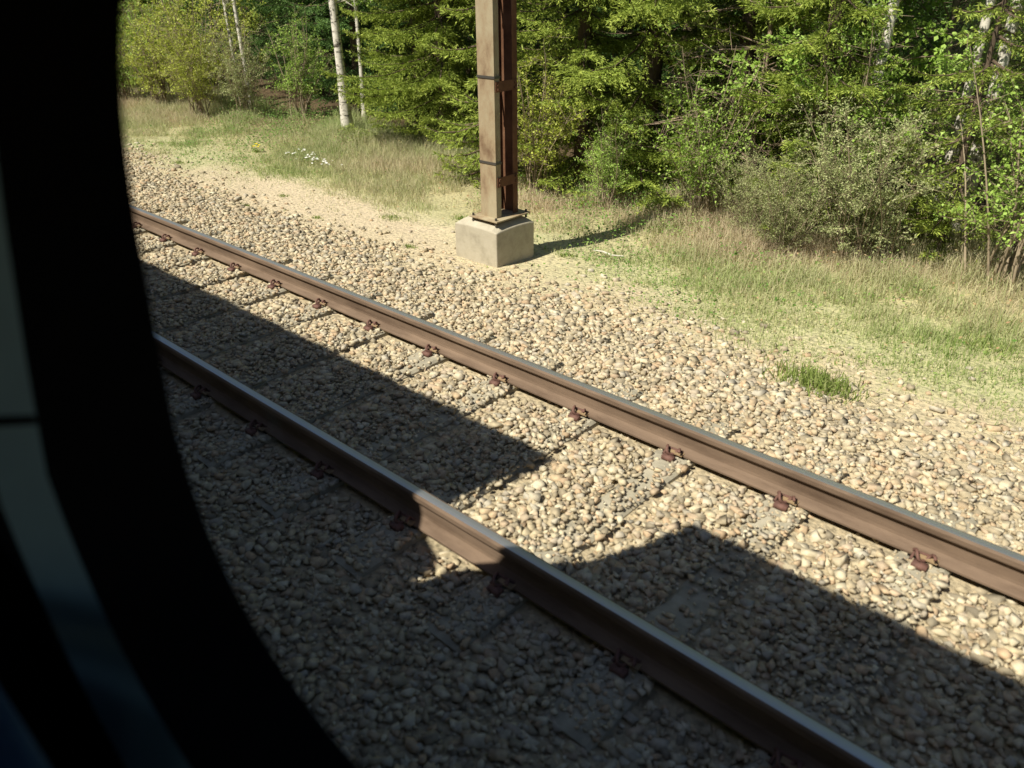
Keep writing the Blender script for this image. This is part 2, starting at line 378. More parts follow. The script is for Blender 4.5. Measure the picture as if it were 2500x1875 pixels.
MB().box(-0.075, 0.075, YA - YC - 0.076, YA - YC + 0.076, -0.186, -0.1725).build('rail_pad', M_black, proto)
MB().box(-0.075, 0.075, YB - YC - 0.076, YB - YC + 0.076, -0.186, -0.1725).build('rail_pad', M_black, proto)
for yr in (YA - YC, YB - YC):
    for sgn in (-1, 1):
        c = link('rail_clip', CL, None, proto); c.location = (0, yr + sgn * 0.082, -0.176); c.rotation_euler = (0, 0, 0 if sgn < 0 else math.pi)
        i_ = link('insulator', INS, None, c); i_.location = (0.02, 0.0, 0.010)
n = 0
for i in range(0, 15):
    o = proto if i == 0 else copy_tree(proto)
    o.location = (PH + SP * (i + 0), YC, 0)
    tag(o, 'concrete sleeper with rusty clips, %s one from the black window edge' % ORD[i], 'railway sleeper', 'concrete sleepers of the neighbouring track')

# ------------------------------------------------------------------ mast foundation and mast
BX0, BX1, BY0, BY1 = -6.19, -5.55, 5.79, 6.40
f = MB()
cx, cy = (BX0 + BX1) / 2, (BY0 + BY1) / 2
nb = 9
vs = []; fs = []
for i in range(nb):
    for j in range(nb):
        u, v = i / (nb - 1) * 2 - 1, j / (nb - 1) * 2 - 1
        zt = 0.0 - 0.07 * max(abs(u), abs(v)) ** 3 - 0.05 * (u * u + v * v) / 2 * 0.6 + 0.03
        vs.append((cx + u * (BX1 - BX0) / 2, cy + v * (BY1 - BY0) / 2, zt))
for i in range(nb - 1):
    for j in range(nb - 1): a = i * nb + j; fs.append((a, a + nb, a + nb + 1, a + 1))
rim = [i * nb for i in range(nb)] + [(nb - 1) * nb + j for j in range(1, nb)] + [i * nb + nb - 1 for i in range(nb - 2, -1, -1)] + [j for j in range(nb - 2, 0, -1)]
n0 = len(vs)
for r_ in rim: x, y, z = vs[r_]; vs.append((x, y, -1.1))
for q in range(len(rim)): q2 = (q + 1) % len(rim); fs.append((rim[q], n0 + q, n0 + q2, rim[q2]))
f.add(vs, fs)
fo = f.build('mast_foundation', M_conc, None, bevel=0.012)
tag(fo, 'square weathered concrete block at the foot of the rusty mast', 'foundation')
mast = empty('catenary_mast', (cx + 0.085, cy, 0.0))
tag(mast, 'rust-stained steel catenary mast standing on the concrete block', 'mast')
def channel(y0, s):
    m = MB(); w_ = 0.115; H = 8.5
    prof = [(-w_, 0), (w_, 0), (w_, s * 0.075), (w_ - 0.010, s * 0.075), (w_ - 0.010, s * 0.009), (-w_ + 0.010, s * 0.009), (-w_ + 0.010, s * 0.075), (-w_, s * 0.075)]
    n = len(prof); vs = [(x, y0 + y, 0.0) for x, y in prof] + [(x, y0 + y, H) for x, y in prof]
    fs = [(i, (i + 1) % n, n + (i + 1) % n, n + i) for i in range(n)] + [tuple(range(n)), tuple(range(n, 2 * n))]
    return m.add(vs, fs)
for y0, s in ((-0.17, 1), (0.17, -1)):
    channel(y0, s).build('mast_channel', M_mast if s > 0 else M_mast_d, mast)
for k in range(9):
    z = 0.42 + 0.95 * k
    for sx_ in (-1, 1):
        x0 = sx_ * 0.1165
        m = MB().box(min(x0, x0 + sx_ * 0.008), max(x0, x0 + sx_ * 0.008), -0.155, 0.155, z - 0.05, z + 0.05)
        for yy in (-0.125, 0.125):
            for zz in (-0.025, 0.025): m.box(min(x0 + sx_ * 0.008, x0 + sx_ * 0.020), max(x0 + sx_ * 0.008, x0 + sx_ * 0.020), yy - 0.011, yy + 0.011, z + zz - 0.011, z + zz + 0.011)
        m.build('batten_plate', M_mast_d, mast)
for z in (0.62, 1.46):
    m = MB(); hw = 0.121
    m.box(-hw, hw, -0.178, -0.1715, z - 0.012, z + 0.012); m.box(hw - 0.001, hw + 0.006, -0.178, -0.09, z - 0.012, z + 0.012)
    m.build('strap', M_bolt, mast)
for sx_ in (-1, 1):
    for sy_ in (-1, 1):
        MB().tube([(sx_ * 0.17, sy_ * 0.24, -0.02), (sx_ * 0.17, sy_ * 0.24, 0.07)], [0.013] * 2, 8).build('anchor_bolt', M_bolt, mast)
MB().box(-0.21, 0.21, -0.27, 0.27, 0.026, 0.043).build('base_plate', M_mast, mast, bevel=0.004)

# ------------------------------------------------------------------ train
def wloop(a, b, zc, n, N=72, lean=0.0, lz=1.9, x0=0.0):
    out = []
    for i in range(N):
        t = 2 * math.pi * i / N; c, s = math.cos(t), math.sin(t)
        x = a * math.copysign(abs(c) ** (2 / n), c); z = zc + b * math.copysign(abs(s) ** (2 / n), s)
        if x < 0 and z > lz: x += lean * (z - lz)
        out.append((x + x0, z))
    return out
LO = wloop(1.03, 0.65, 2.03, 3.55)
L1 = wloop(0.951, 0.58, 2.03, 3.55, lean=0.15)
L2 = wloop(0.995, 0.615, 2.025, 3.6, lean=0.05)
L3 = wloop(1.045, 0.70, 2.00, 3.6, lean=0.05)
def y2(z): return 0.20 + 0.13 * max(0.0, z - 1.88)
def ring(mb, A, B, skip=()):
    n = len(A); vs = list(A) + list(B)
    fs = [(i, (i + 1) % n, n + (i + 1) % n, n + i) for i in range(n) if i not in skip]
    return mb.add(vs, fs)
def square_loop(loop, x0, x1, z0, z1):
    """for each loop point, the point where the ray from the middle meets the rectangle"""
    cx_ = sum(p[0] for p in loop) / len(loop); cz_ = (z0 + z1) / 2; out = []
    for i in range(len(loop)):
        t = 2 * math.pi * i / len(loop); c, s = math.cos(t), math.sin(t)
        hx = (x1 - x0) / 2; hz = (z1 - z0) / 2
        k_ = 1 / max(abs(c) / hx, abs(s) / hz, 1e-9)
        out.append(((x0 + x1) / 2 + c * k_, (z0 + z1) / 2 + s * k_))
    # snap the nearest to the corners
    for cxn in (x0, x1):
        for czn in (z0, z1):
            j = min(range(len(out)), key=lambda q: (out[q][0] - cxn) ** 2 + (out[q][1] - czn) ** 2); out[j] = (cxn, czn)
    return out
WID = 2.6
def P3(lp, y, mx, side):
    """side=+1 window side (towards +Y), -1 the mirrored wall"""
    out = []
    for x, z in lp:
        yy = y(z) if callable(y) else y
        out.append((x + mx, yy if side > 0 else 2 * OWN - yy, z))
    return out
def outer_wall(parent, xs, xa, xb, side):
    m = MB()
    for mx in xs:
        sq = square_loop(LO, -WID / 2, WID / 2, 0.95, 3.35)
        ring(m, P3(LO, 0.37, mx, side), P3(sq, 0.37, mx, side))
    lo, hi = min(xs) - WID / 2, max(xs) + WID / 2
    y = 0.37 if side > 0 else 2 * OWN - 0.37
    for a, b in ((xa, lo), (hi, xb)):
        if b - a > 0.01: m.add([(a, y, 0.95), (b, y, 0.95), (b, y, 3.35), (a, y, 3.35)], [(0, 1, 2, 3)])
    return m.build('side_wall', M_body, parent)
ROOF = [(0.37, 3.35), (0.33, 3.53), (0.25, 3.68), (0.10, 3.82), (-0.30, 3.98), (-0.72, 4.045)]
def roof(parent, xa, xb):
    pr = ROOF + [(OWN, 4.06)] + [(2 * OWN - y, z) for y, z in ROOF[::-1]]
    inn = [(y + (OWN - y) * 0.04, z - 0.05) for y, z in pr[::-1]]
    return MB().extrude_x(pr + inn, xa, xb).build('roof', M_body, parent)
def carriage(label, xa, xb, xs, full):
    c = empty('train_carriage', ((xa + xb) / 2, OWN, 0)); c.location = (0, 0, 0)
    tag(c, label, 'train carriage', 'carriages of the train')
    for side in (1, -1):
        outer_wall(c, xs, xa, xb, side)
        for mx in xs:
            if not full: fr_n = 'window_frame'
            wf = MB(); ring(wf, P3(LO, 0.368, mx, side), P3(L1, 0.352, mx, side)); ring(wf, P3(L1, 0.352, mx, side), P3(L2, y2, mx, side))
            w_ = wf.build('window_seal', M_black, c)
            gl = MB(); gl.add(P3(wloop(0.97, 0.60, 2.03, 3.55, lean=0.15), 0.352, mx, side), [tuple(range(72))])
            gl.build('window_pane', M_glass, c)
            # grey trim, in two lengths with a dark joint between them
            seam = [i for i in range(72) if L3[i][0] < 0 and 1.845 < L3[i][1] < 1.99]
            seam = seam[-1:] if seam else []
            si = seam[0] if seam else 36
            tr = MB(); A = P3(L2, y2, mx, side); B = P3(L3, lambda z: y2(z) - 0.05, mx, side)
            ring(tr, A, B); t_ = tr.build('window_trim', M_trim, c, smooth=True)
            if mx == 0 and side > 0:
                zs = 1.945
                def onl(lp, z):
                    c_ = [(abs(lp[i][1] - z), lp[i][0]) for i in range(72) if lp[i][0] < 0]; return min(c_)[1]
                xa_, xb_ = onl(L2, zs), onl(L3, zs)
                MB().add([(xa_ + 0.0035, y2(zs), zs - 0.006), (xa_ + 0.0035, y2(zs), zs + 0.006), (xb_ + 0.0035, y2(zs) - 0.052, zs + 0.006), (xb_ + 0.0035, y2(zs) - 0.052, zs - 0.006),
                          (xa_ - 0.01, y2(zs), zs - 0.006), (xa_ - 0.01, y2(zs), zs + 0.006), (xb_ - 0.01, y2(zs) - 0.052, zs + 0.006), (xb_ - 0.01, y2(zs) - 0.052, zs - 0.006)],
                         [(0, 1, 2, 3), (7, 6, 5, 4), (0, 4, 5, 1), (3, 2, 6, 7), (1, 5, 6, 2), (0, 3, 7, 4)]).build('trim_joint', M_panel, t_)
            ip = MB(); sq = square_loop(L3, -WID / 2, WID / 2, 1.15, 3.1)
            ring(ip, B, P3(sq, lambda z: y2(z) - 0.055, mx, side)); ip.build('interior_panel', M_panel, c)
    roof(c, xa, xb)
    MB().box(xa + 0.02, xb - 0.02, 2 * OWN - 0.35, 0.35, 1.08, 1.15).build('floor', M_panel, c)
    MB().box(xa + 0.02, xb - 0.02, 2 * OWN - 0.30, 0.30, 3.12, 3.16).build('ceiling_panel', M_panel, c)
    MB().box(xa + 0.02, xb - 0.02, 2 * OWN - 0.34, 0.34, 0.55, 1.06).build('underframe', M_under, c)
    for xe, s in ((xa, 1), (xb, -1)):
        # end wall with a gangway doorway
        pr = [(0.37, 0.95)] + ROOF + [(OWN, 4.06)] + [(2 * OWN - y, z) for y, z in ROOF[::-1]] + [(2 * OWN - 0.37, 0.95)]
        m = MB().extrude_x([(y * 0.999, z) for y, z in pr], min(xe + 0.004 * s, xe + 0.03 * s), max(xe + 0.004 * s, xe + 0.03 * s)); m.build('end_wall', M_under, c)
    for bx in (xa + 3.0, xb - 3.0):
        b = MB().box(bx - 1.5, bx + 1.5, OWN - 1.0, OWN + 1.0, 0.42, 0.56).build('bogie', M_under, c)
        for wx in (bx - 1.25, bx + 1.25):
            for wy in (OWN - 0.75, OWN + 0.75):
                m = MB(); k_ = 28
                vs = []; fs = []
                for yy, rr in ((wy - 0.065, 0.46), (wy + 0.065, 0.46)): vs += [(wx + rr * math.cos(2 * math.pi * q / k_), yy, 0.462 + rr * math.sin(2 * math.pi * q / k_)) for q in range(k_)]
                fs = [(q, (q + 1) % k_, k_ + (q + 1) % k_, k_ + q) for q in range(k_)] + [tuple(range(k_))[::-1], tuple(range(k_, 2 * k_))]
                m.add(vs, fs).build('wheel', M_under, b)
    return c
XR, XL = -2.15, -3.28
ours = carriage('dark train carriage around the camera, its black rounded window frame at the left', XR, 19.6, [0, 2.6, 5.2, 7.8, 10.4, 13.0], True)
nxt = carriage('neighbouring carriage ahead of the camera whose shadow falls between the rails', -25.0, XL, [-5.6, -8.2, -10.8, -13.4, -16.0, -18.6], False)
for side in (1, -1):
    y0, y1 = (0.345, 0.365) if side > 0 else (2 * OWN - 0.365, 2 * OWN - 0.345)
    MB().extrude_y([(XR + 0.02, 0.6), (-2.60, 0.6), (-2.60, 1.95), (-2.55, 2.10), (-2.44, 2.26), (-2.33, 2.45), (-2.25, 2.72), (-2.19, 3.05), (XR + 0.0, 3.4), (XR + 0.02, 3.4)][::-1], y0, y1).build('end_fairing', M_under, ours)
    MB().extrude_y([(XL - 0.02, 0.6), (-2.64, 0.6), (-2.64, 1.93), (-2.74, 2.02), (-2.90, 2.10), (-3.00, 2.26), (-3.06, 2.5), (-3.07, 3.5), (XL - 0.02, 3.5)], y0, y1).build('end_fairing', M_under, nxt)
gw = MB(); k_ = 9
for q in range(k_):     # pleated bellows
    xa_ = XL + (XR - XL) * q / k_; xb_ = XL + (XR - XL) * (q + 1) / k_; xm = (xa_ + xb_) / 2
    def hoop(x, g_): return [(x, OWN - 0.86 - g_, 0.9), (x, OWN - 0.86 - g_, 2.62 + g_), (x, OWN - 0.72 - g_, 2.76 + g_), (x, OWN + 0.72 + g_, 2.76 + g_), (x, OWN + 0.86 + g_, 2.62 + g_), (x, OWN + 0.86 + g_, 0.9)]
    for A, B in ((hoop(xa_, 0), hoop(xm, 0.04)), (hoop(xm, 0.04), hoop(xb_, 0))):
        gw.add(A + B, [(i, i + 1, i + 7, i + 6) for i in range(5)] + [(5, 0, 6, 11)])
gwo = gw.build('gangway_bellows', M_bellow); tag(gwo, 'black pleated bellows joining the two carriages, casting the near edge of the lit gap', 'gangway')

def seat(x, face, label):
    s = empty('seat', (x, -0.22, 1.15), 0 if face > 0 else math.pi); s.parent = ours; s['label'] = label
    MB().box(-0.26, 0.24, -0.23, 0.23, 0.30, 0.46).build('cushion', M_navy, s, smooth=True, bevel=0.05)
    m = MB().extrude_y([(-0.26, 0.40), (-0.36, 0.98), (-0.46, 0.98), (-0.38, 0.36)], -0.23, 0.23); m.build('backrest', M_navy, s, smooth=True, bevel=0.03)
    MB().box(-0.47, -0.36, -0.14, 0.14, 1.0, 1.2).build('headrest', M_navy, s, smooth=True, bevel=0.03)
    for yy in (-0.23, 0.23): MB().box(-0.34, 0.33, yy - 0.05, yy + 0.05, 0.48, 0.55).build('armrest', M_navy, s, smooth=True, bevel=0.02)
    MB().box(-0.2, 0.15, -0.2, 0.2, 0.0, 0.30).build('pedestal', M_panel, s, bevel=0.01)
    return s
seat(-0.93, 1, 'navy blue seat just visible in the bottom left corner of the view')
seat(0.62, -1, 'navy blue seat behind the camera')

# ------------------------------------------------------------------ foliage builders
def unit(v): return v / np.maximum(np.linalg.norm(v, axis=-1, keepdims=True), 1e-9)
def rhombi(c, d, l, w_, bend=0.15, up=1.2):
    """leaf-shaped quads: base c, direction d, length l, width w"""
    n = len(c); d = unit(d); r = rng.normal(0, 1, (n, 3)) + np.array([0, -0.7, 1.0]) * up; s = unit(np.cross(d, r)); nn = np.cross(s, d)
    l = l[:, None]; w_ = w_[:, None]
    a = c; b = c + d * l * 0.45 + s * w_ * 0.5 + nn * l * bend; e = c + d * l; f_ = c + d * l * 0.45 - s * w_ * 0.5 + nn * l * bend
    V = np.stack([a, b, e, f_], 1).reshape(-1, 3)
    return V, np.arange(n * 4).reshape(-1, 4)

def spruce_arrays(seed, H=13.0, R0=2.1, dense=1.0, low=4.6):
    global rng
    keep_ = rng; rng = np.random.default_rng(seed)
    rn = random.Random(seed)
    tb = MB(); tr0 = 0.0115 * H; tb.tube([(0, 0, -0.3), (0.03, 0.02, H * 0.3), (0.0, 0.05, H * 0.7), (0, 0, H)], [tr0, tr0 * 0.8, tr0 * 0.45, 0.01], 8)
    C = []; Dv = []; Ln = []; Wd = []; T = []
    z = 0.25
    while z < H - 0.3:
        lowz = z < low
        nb_ = rn.randint(5, 8) if lowz else 6
        for b in range(nb_):
            az = rn.uniform(0, 6.283); L_ = R0 * (1 - z / H) ** 0.75 * rn.uniform(0.6, 1.12) * (0.55 + 0.45 * min(1, z / 0.9)) + 0.15
            rd = np.array([math.cos(az), math.sin(az), 0.0]); pe = np.array([-rd[1], rd[0], 0.0])
            droop = rn.uniform(0.16, 0.34); z0 = z + rn.uniform(-0.06, 0.06); bz = rn.uniform(-0.15, 0.15)
            def pt(s): return rd[None] * (s * L_)[:, None] + pe[None] * (bz * s * s * L_)[:, None] + np.array([0, 0, 1.0])[None] * (z0 + L_ * (-droop * s * 1.6 + droop * 1.25 * s ** 2.6))[:, None]
            bp = pt(np.linspace(0, 1, 5)); tb.tube([tuple(q) for q in bp], [0.020, 0.016, 0.012, 0.008, 0.003], 3, False)
            step = (0.042 if lowz else 0.13) / dense
            s1 = np.arange(0.10, 1.0, step / L_); s1 = np.clip(s1 + rng.uniform(-0.3, 0.3, s1.size) * step / L_, 0.02, 1)
            p0 = pt(s1); tn = unit(pt(np.minimum(s1 + 0.02, 1.02)) - pt(s1))
            for sd in (-1, 1):
                l2 = np.clip(0.36 * L_ * (1.02 - s1) ** 0.6 * rng.uniform(0.6, 1.15, s1.size), 0.07, 0.50)
                l2 *= np.clip(s1 * 3, 0.5, 1)
                ang = rng.uniform(0.6, 1.15, s1.size)[:, None]
                dd = unit(tn * np.cos(ang) + sd * pe[None] * np.sin(ang) + np.array([0, 0, -1.0])[None] * (rng.uniform(-0.05, 0.30, s1.size) + 0.5 * (rng.uniform(0, 1, s1.size) < 0.12))[:, None])
                st_ = 0.052 if lowz else 0.11
                kk = int(0.62 / st_) + 1
                uu = np.arange(kk)[None] * st_ + rng.uniform(0, st_, (s1.size, kk))
                ok = uu < l2[:, None]
                ip = np.repeat(np.arange(s1.size)[:, None], kk, 1)[ok]; u = uu[ok]
                droop2 = np.array([0, 0, -1.0])[None] * (u ** 2 * 0.6)[:, None]
                c = p0[ip] + dd[ip] * u[:, None] + droop2
                nd = len(u)
                for q in range(3 if lowz else 2):
                    sp_ = rng.normal(0, 0.42, (nd, 3)) + dd[ip] * 0.9 + np.array([0, 0, 0.05])
                    C.append(c); Dv.append(sp_); Ln.append(rng.uniform(0.05, 0.085, nd) * (1 if lowz else 2.6)); Wd.append(rng.uniform(0.010, 0.019, nd) * (1 if lowz else 4.5))
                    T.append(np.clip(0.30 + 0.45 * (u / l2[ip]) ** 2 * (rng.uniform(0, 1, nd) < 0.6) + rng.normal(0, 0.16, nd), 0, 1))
        z += rn.uniform(0.26, 0.40) if lowz else 0.36
    C = np.concatenate(C); Dv = np.concatenate(Dv); Ln = np.concatenate(Ln); Wd = np.concatenate(Wd); T = np.concatenate(T)
    V_, F_ = rhombi(C, Dv, Ln, Wd, 0.06)
    rng = keep_
    return tb.mesh('trunk', True), (V_, F_, np.repeat(T, 4))

def leafy(seed, kind, H=9.0, spread=1.6, trunk_r=0.09, leaf=(0.04, 0.065), nl=30, z_from=1.0, bark=None, nlimb=60, stems=1, lean=0.05, low=4.5, tw=(0.25, 0.6), rise=(0.2, 0.9), name='crown', wobble=0.5):
    """deciduous tree or shrub: trunk/stems mesh and leaves"""
    global rng
    keep_ = rng; rng = np.random.default_rng(seed); rn = random.Random(seed)
    tb = MB(); C = []; Dv = []
    for sidx in range(stems):
        a0 = rn.uniform(0, 6.283); ln = (rn.uniform(0.15, 1.0) * spread if stems > 1 else lean * H)
        b0_ = (rn.gauss(0, 0.12) * (stems > 1), rn.gauss(0, 0.12) * (stems > 1)); Hs = H * (rn.uniform(0.6, 1.05) if stems > 1 else 1)
        wob = [rn.uniform(-0.04, 0.04) * Hs * (wobble if stems == 1 else 1) for _ in range(4)]
        def sp(t): return np.array([b0_[0] + math.cos(a0) * ln * t ** 1.3 + wob[0] * math.sin(t * 5) + wob[1] * math.sin(t * 9) * 0.4, b0_[1] + math.sin(a0) * ln * t ** 1.3 + wob[2] * math.sin(t * 6), -0.15 + (Hs + 0.15) * t])
        ts = np.linspace(0, 1, 9); tr_ = trunk_r * (0.8 if stems > 1 else 1)
        tb.tube([tuple(sp(t)) for t in ts], [tr_ * (1 - 0.92 * t) * (1 + (0.5 if t == 0 and stems == 1 else 0)) + 0.002 for t in ts], 8 if stems == 1 else 5, False)
        nlm = nlimb if stems == 1 else max(3, nlimb // stems)
        for q in range(nlm):
            t = rn.uniform(z_from / Hs, 1) ** (1.25 if stems == 1 else 0.9)
            t = max(t, z_from / Hs * 0.9)
            if t > 1: continue
            p = sp(t); az = rn.uniform(0, 6.283); L_ = (spread * (1.05 - t) * rn.uniform(0.5, 1.1) + 0.25) if stems == 1 else rn.uniform(*tw)
            el = rn.uniform(*rise); dv = np.array([math.cos(az) * math.cos(el), math.sin(az) * math.cos(el), math.sin(el)])
            pts = [p, p + dv * L_ * 0.5 + np.array([0, 0, -0.03 * L_]), p + dv * L_ + np.array([rn.gauss(0, .06), rn.gauss(0, .06), -0.12 * L_])]
            r0 = min(0.02, tr_ * 0.4) * (0.35 + 0.65 * min(1, L_ / 2))
            tb.tube([tuple(v) for v in pts], [r0, r0 * 0.6, 0.002], 3, False)
            ntw = max(2, int(L_ / 0.16))
            for k_ in range(ntw):
                s = rn.uniform(0.2, 1); bp = pts[0] + (pts[2] - pts[0]) * s
                td = dv * 0.6 + np.array([rn.gauss(0, .6), rn.gauss(0, .6), rn.gauss(0.1, .4)]); td /= np.linalg.norm(td); tl = rn.uniform(0.12, 0.38)
                if bp[2] < low + 1: tb.tube([tuple(bp), tuple(bp + td * tl)], [0.004, 0.0015], 3, False)
                m_ = int(nl * (1.0 if bp[2] < low else 0.35))
                if m_:
                    u = rng.uniform(0.1, 1.1, m_)[:, None]
                    C.append(bp[None] + td[None] * tl * u + rng.normal(0, 0.025, (m_, 3))); Dv.append(rng.normal(0, 0.8, (m_, 3)) + td[None] * 0.6 + np.array([0, 0, -0.2]))
    me = tb.mesh('trunk', True)
    cr = None
    if C:
        C = np.concatenate(C); Dv = np.concatenate(Dv); hi = C[:, 2] > low
        l = rng.uniform(leaf[0], leaf[1], len(C)) * np.where(hi, 1.7, 1.0)
        V_, F_ = rhombi(C, Dv, l, l * rng.uniform(0.55, 0.8, len(C)) * (1.0 if kind != 'willow' else 0.55), 0.10)
        cr = (V_, F_, np.repeat(np.clip(rng.normal(0.5, 0.22, len(C)), 0, 1), 4))
    rng = keep_
    return me, cr

CACHE = {}
def plant(kind, name, x, y, label, cat, s=1.0, rz=0.0, leafmat=None, barkmat=None, group=None, parts=('trunk', 'crown'), sz=None):
    key = (kind, leafmat.name if leafmat else '', barkmat.name)
    if key not in CACHE:
        tm, cr = ARR[kind]
        tm = tm.copy(); tm.materials.clear(); tm.materials.append(barkmat)
        cm = None
        if cr is not None:
            cm = np_mesh(kind + '_leaves', cr[0], cr[1], cr[2]); cm.materials.append(leafmat)
        CACHE[key] = (tm, cm)
    tm, cm = CACHE[key]
    e = empty(name, (x, y, float(ground_z(x, y))), rz); e.scale = (s, s, sz or s)
    tag(e, label, cat, group)
    link(parts[0], tm, None, e)
    if cm: link(parts[1], cm, None, e)
    return e

ARR = {
    'spruce_a': spruce_arrays(1, 13, 2.1),
    'spruce_b': spruce_arrays(2, 11, 1.7),
    'spruce_c': spruce_arrays(3, 14, 2.4, 0.9),
    'spruce_young': spruce_arrays(4, 4.2, 1.0, 1.1, 4.2),
    'spruce_back': spruce_arrays(6, 14, 2.3, 0.35, 3.2),
    'birch': leafy(7, 'leaf', H=11, spread=1.7, trunk_r=0.085, z_from=2.9, nlimb=80, nl=22, leaf=(0.035, 0.055), lean=0.01, wobble=0.15, rise=(0.3, 1.0)),
    'birch_b': leafy(17, 'leaf', H=12, spread=1.8, trunk_r=0.10, z_from=3.0, nlimb=80, nl=22, leaf=(0.035, 0.055), lean=0.01, wobble=0.12, rise=(0.3, 1.0)),
    'leaf_tree': leafy(8, 'leaf', H=8, spread=1.9, trunk_r=0.06, z_from=0.7, nlimb=120, nl=20, leaf=(0.04, 0.07), lean=0.02),
    'shrub': leafy(9, 'leaf', H=2.3, spread=1.0, trunk_r=0.018, z_from=0.45, stems=16, nlimb=200, nl=15, leaf=(0.025, 0.05), tw=(0.2, 0.5)),
    'willow': leafy(10, 'willow', H=2.2, spread=1.3, trunk_r=0.013, z_from=0.25, stems=24, nlimb=300, nl=22, leaf=(0.03, 0.055), tw=(0.2, 0.5), rise=(0.5, 1.2)),
    'thicket': leafy(12, 'willow', H=1.5, spread=0.7, trunk_r=0.010, z_from=0.2, stems=22, nlimb=150, nl=10, leaf=(0.03, 0.06), tw=(0.12, 0.3), rise=(0.6, 1.3)),
    'dead': leafy(13, 'dead', H=6, spread=1.5, trunk_r=0.05, z_from=0.6, nlimb=85, nl=0, rise=(-0.1, 0.6)),
}
R_ = random.Random(3)
def sprc(kind, x, y, label, mat=None, s=1.0, sz=None):
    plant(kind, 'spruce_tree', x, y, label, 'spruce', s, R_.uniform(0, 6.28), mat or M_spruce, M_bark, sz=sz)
# front row, left to right
sprc('spruce_b', -22.3, 9.6, 'mid-green spruce farthest left beside the black window edge', M_spruce)
plant('leaf_tree', 'leafy_tree', -19.8, 10.6, 'yellow-green young tree at the upper left behind the bright shrubs', 'leafy tree', 1.0, 1.0, M_leaf_y, M_twig)
plant('birch', 'birch_tree', -17.1, 9.8, 'slender birch right of the yellow-green tree, behind the bright shrubs', 'birch', 0.62, 2.0, M_leaf_g, M_bark_birch, sz=0.95)
plant('birch_b', 'birch_tree', -17.9, 10.0, 'thin grey birch just left of the slender birch behind the shrubs', 'birch', 0.45, 0.4, M_leaf_g, M_bark_birch, sz=0.8)
for x, y, s, lb in ((-20.6, 8.5, 1.0, 'bright green shrub touching the window edge at the far left'), (-18.8, 8.6, 1.05, 'bright green upright shrub below the yellow-green tree'), (-17.1, 8.55, 0.85, 'low bright green shrub in front of the slender birch')):
    plant('shrub', 'shrub', x, y, lb, 'shrub', s, R_.uniform(0, 6), M_leaf_y if x > -20 else M_leaf, M_twig, parts=('stems', 'foliage'))
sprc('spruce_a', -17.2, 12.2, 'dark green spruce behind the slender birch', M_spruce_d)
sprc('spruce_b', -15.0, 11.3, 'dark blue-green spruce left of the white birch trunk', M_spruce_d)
plant('birch_b', 'birch_tree', -12.82, 9.3, 'birch with bare white trunk at the edge of the dry grass', 'birch', 0.9, 1.2, M_leaf, M_bark_birch)
plant('birch', 'birch_tree', -13.7, 10.4, 'thin birch leaning just right behind the bare white trunk', 'birch', 0.55, 4.1, M_leaf, M_bark_birch, sz=0.85)
sprc('spruce_b', -12.4, 10.8, 'olive spruce right of the white birch trunk', M_spruce)
sprc('spruce_a', -11.0, 10.2, 'olive green spruce left of the dark gap beside the mast', M_spruce, 0.95)
sprc('spruce_young', -8.35, 8.75, 'narrow bright spruce just left of the mast, branches down to the grass', M_spruce, 1.15)
sprc('spruce_b', -7.2, 9.35, 'bright green narrow spruce directly right of the mast', M_spruce, 0.9)
sprc('spruce_c', -6.5, 10.0, 'big yellow-green spruce with layered boughs right of the mast', M_spruce, 0.95)
sprc('spruce_b', -5.2, 10.3, 'green spruce beside the bare brown tree, its boughs reaching left', M_spruce, 0.95)
plant('dead', 'bare_tree', -4.75, 9.75, 'bare brown leafless tree standing among the spruces', 'bare tree', 0.9, 0.5, None, M_dead, parts=('trunk', 'crown'))
plant('shrub', 'shrub', -6.1, 8.55, 'small fresh green shrub at the foot of the big spruce', 'shrub', 0.55, 0.8, M_leaf, M_twig, parts=('stems', 'foliage'))
plant('shrub', 'shrub', -4.75, 8.75, 'tall green shrub on many bare stems in front of the bare tree', 'shrub', 0.86, 2.8, M_leaf, M_twig, parts=('stems', 'foliage'))
plant('willow', 'shrub', -4.0, 8.5, 'dull green shrub with a thicket of pale stems, right of the tall one', 'shrub', 0.45, 1.8, M_leaf_g, M_twig, parts=('stems', 'foliage'))
sprc('spruce_b', -3.75, 9.35, 'yellow-green spruce right of the bare tree', M_spruce, 0.8)
plant('leaf_tree', 'leafy_tree', -3.7, 10.3, 'light green leafy tree left of the right-hand birch trunk', 'leafy tree', 1.0, 0.3, M_leaf, M_twig)
plant('birch_b', 'birch_tree', -3.3, 9.7, 'pale birch trunk rising through light green leaves at the upper right', 'birch', 0.75, 3.2, M_leaf, M_bark_birch)
plant('leaf_tree', 'leafy_tree', -2.95, 10.8, 'light green leafy tree between the birch trunks at the upper right', 'leafy tree', 0.9, 2.3, M_leaf, M_twig)
plant('willow', 'shrub', -2.75, 8.55, 'wide grey-green shrub, the largest in front of the right-hand trees', 'shrub', 0.72, 0.9, M_leaf_g, M_twig, parts=('stems', 'foliage'))
plant('willow', 'shrub', -3.45, 8.2, 'low grey-green shrub at the left foot of the widest one', 'shrub', 0.5, 3.9, M_leaf_g, M_twig, parts=('stems', 'foliage'))
sprc('spruce_young', -2.1, 9.3, 'small olive spruce behind the widest grey-green shrub', M_spruce, 0.9)
plant('birch', 'birch_tree', -2.48, 10.3, 'white birch trunk, left one of the pair at the upper right', 'birch', 0.7, 1.9, M_leaf, M_bark_birch, sz=1.0)
plant('birch_b', 'birch_tree', -2.20, 10.2, 'white birch trunk, right one of the pair at the upper right', 'birch', 0.75, 5.2, M_leaf, M_bark_birch, sz=1.0)
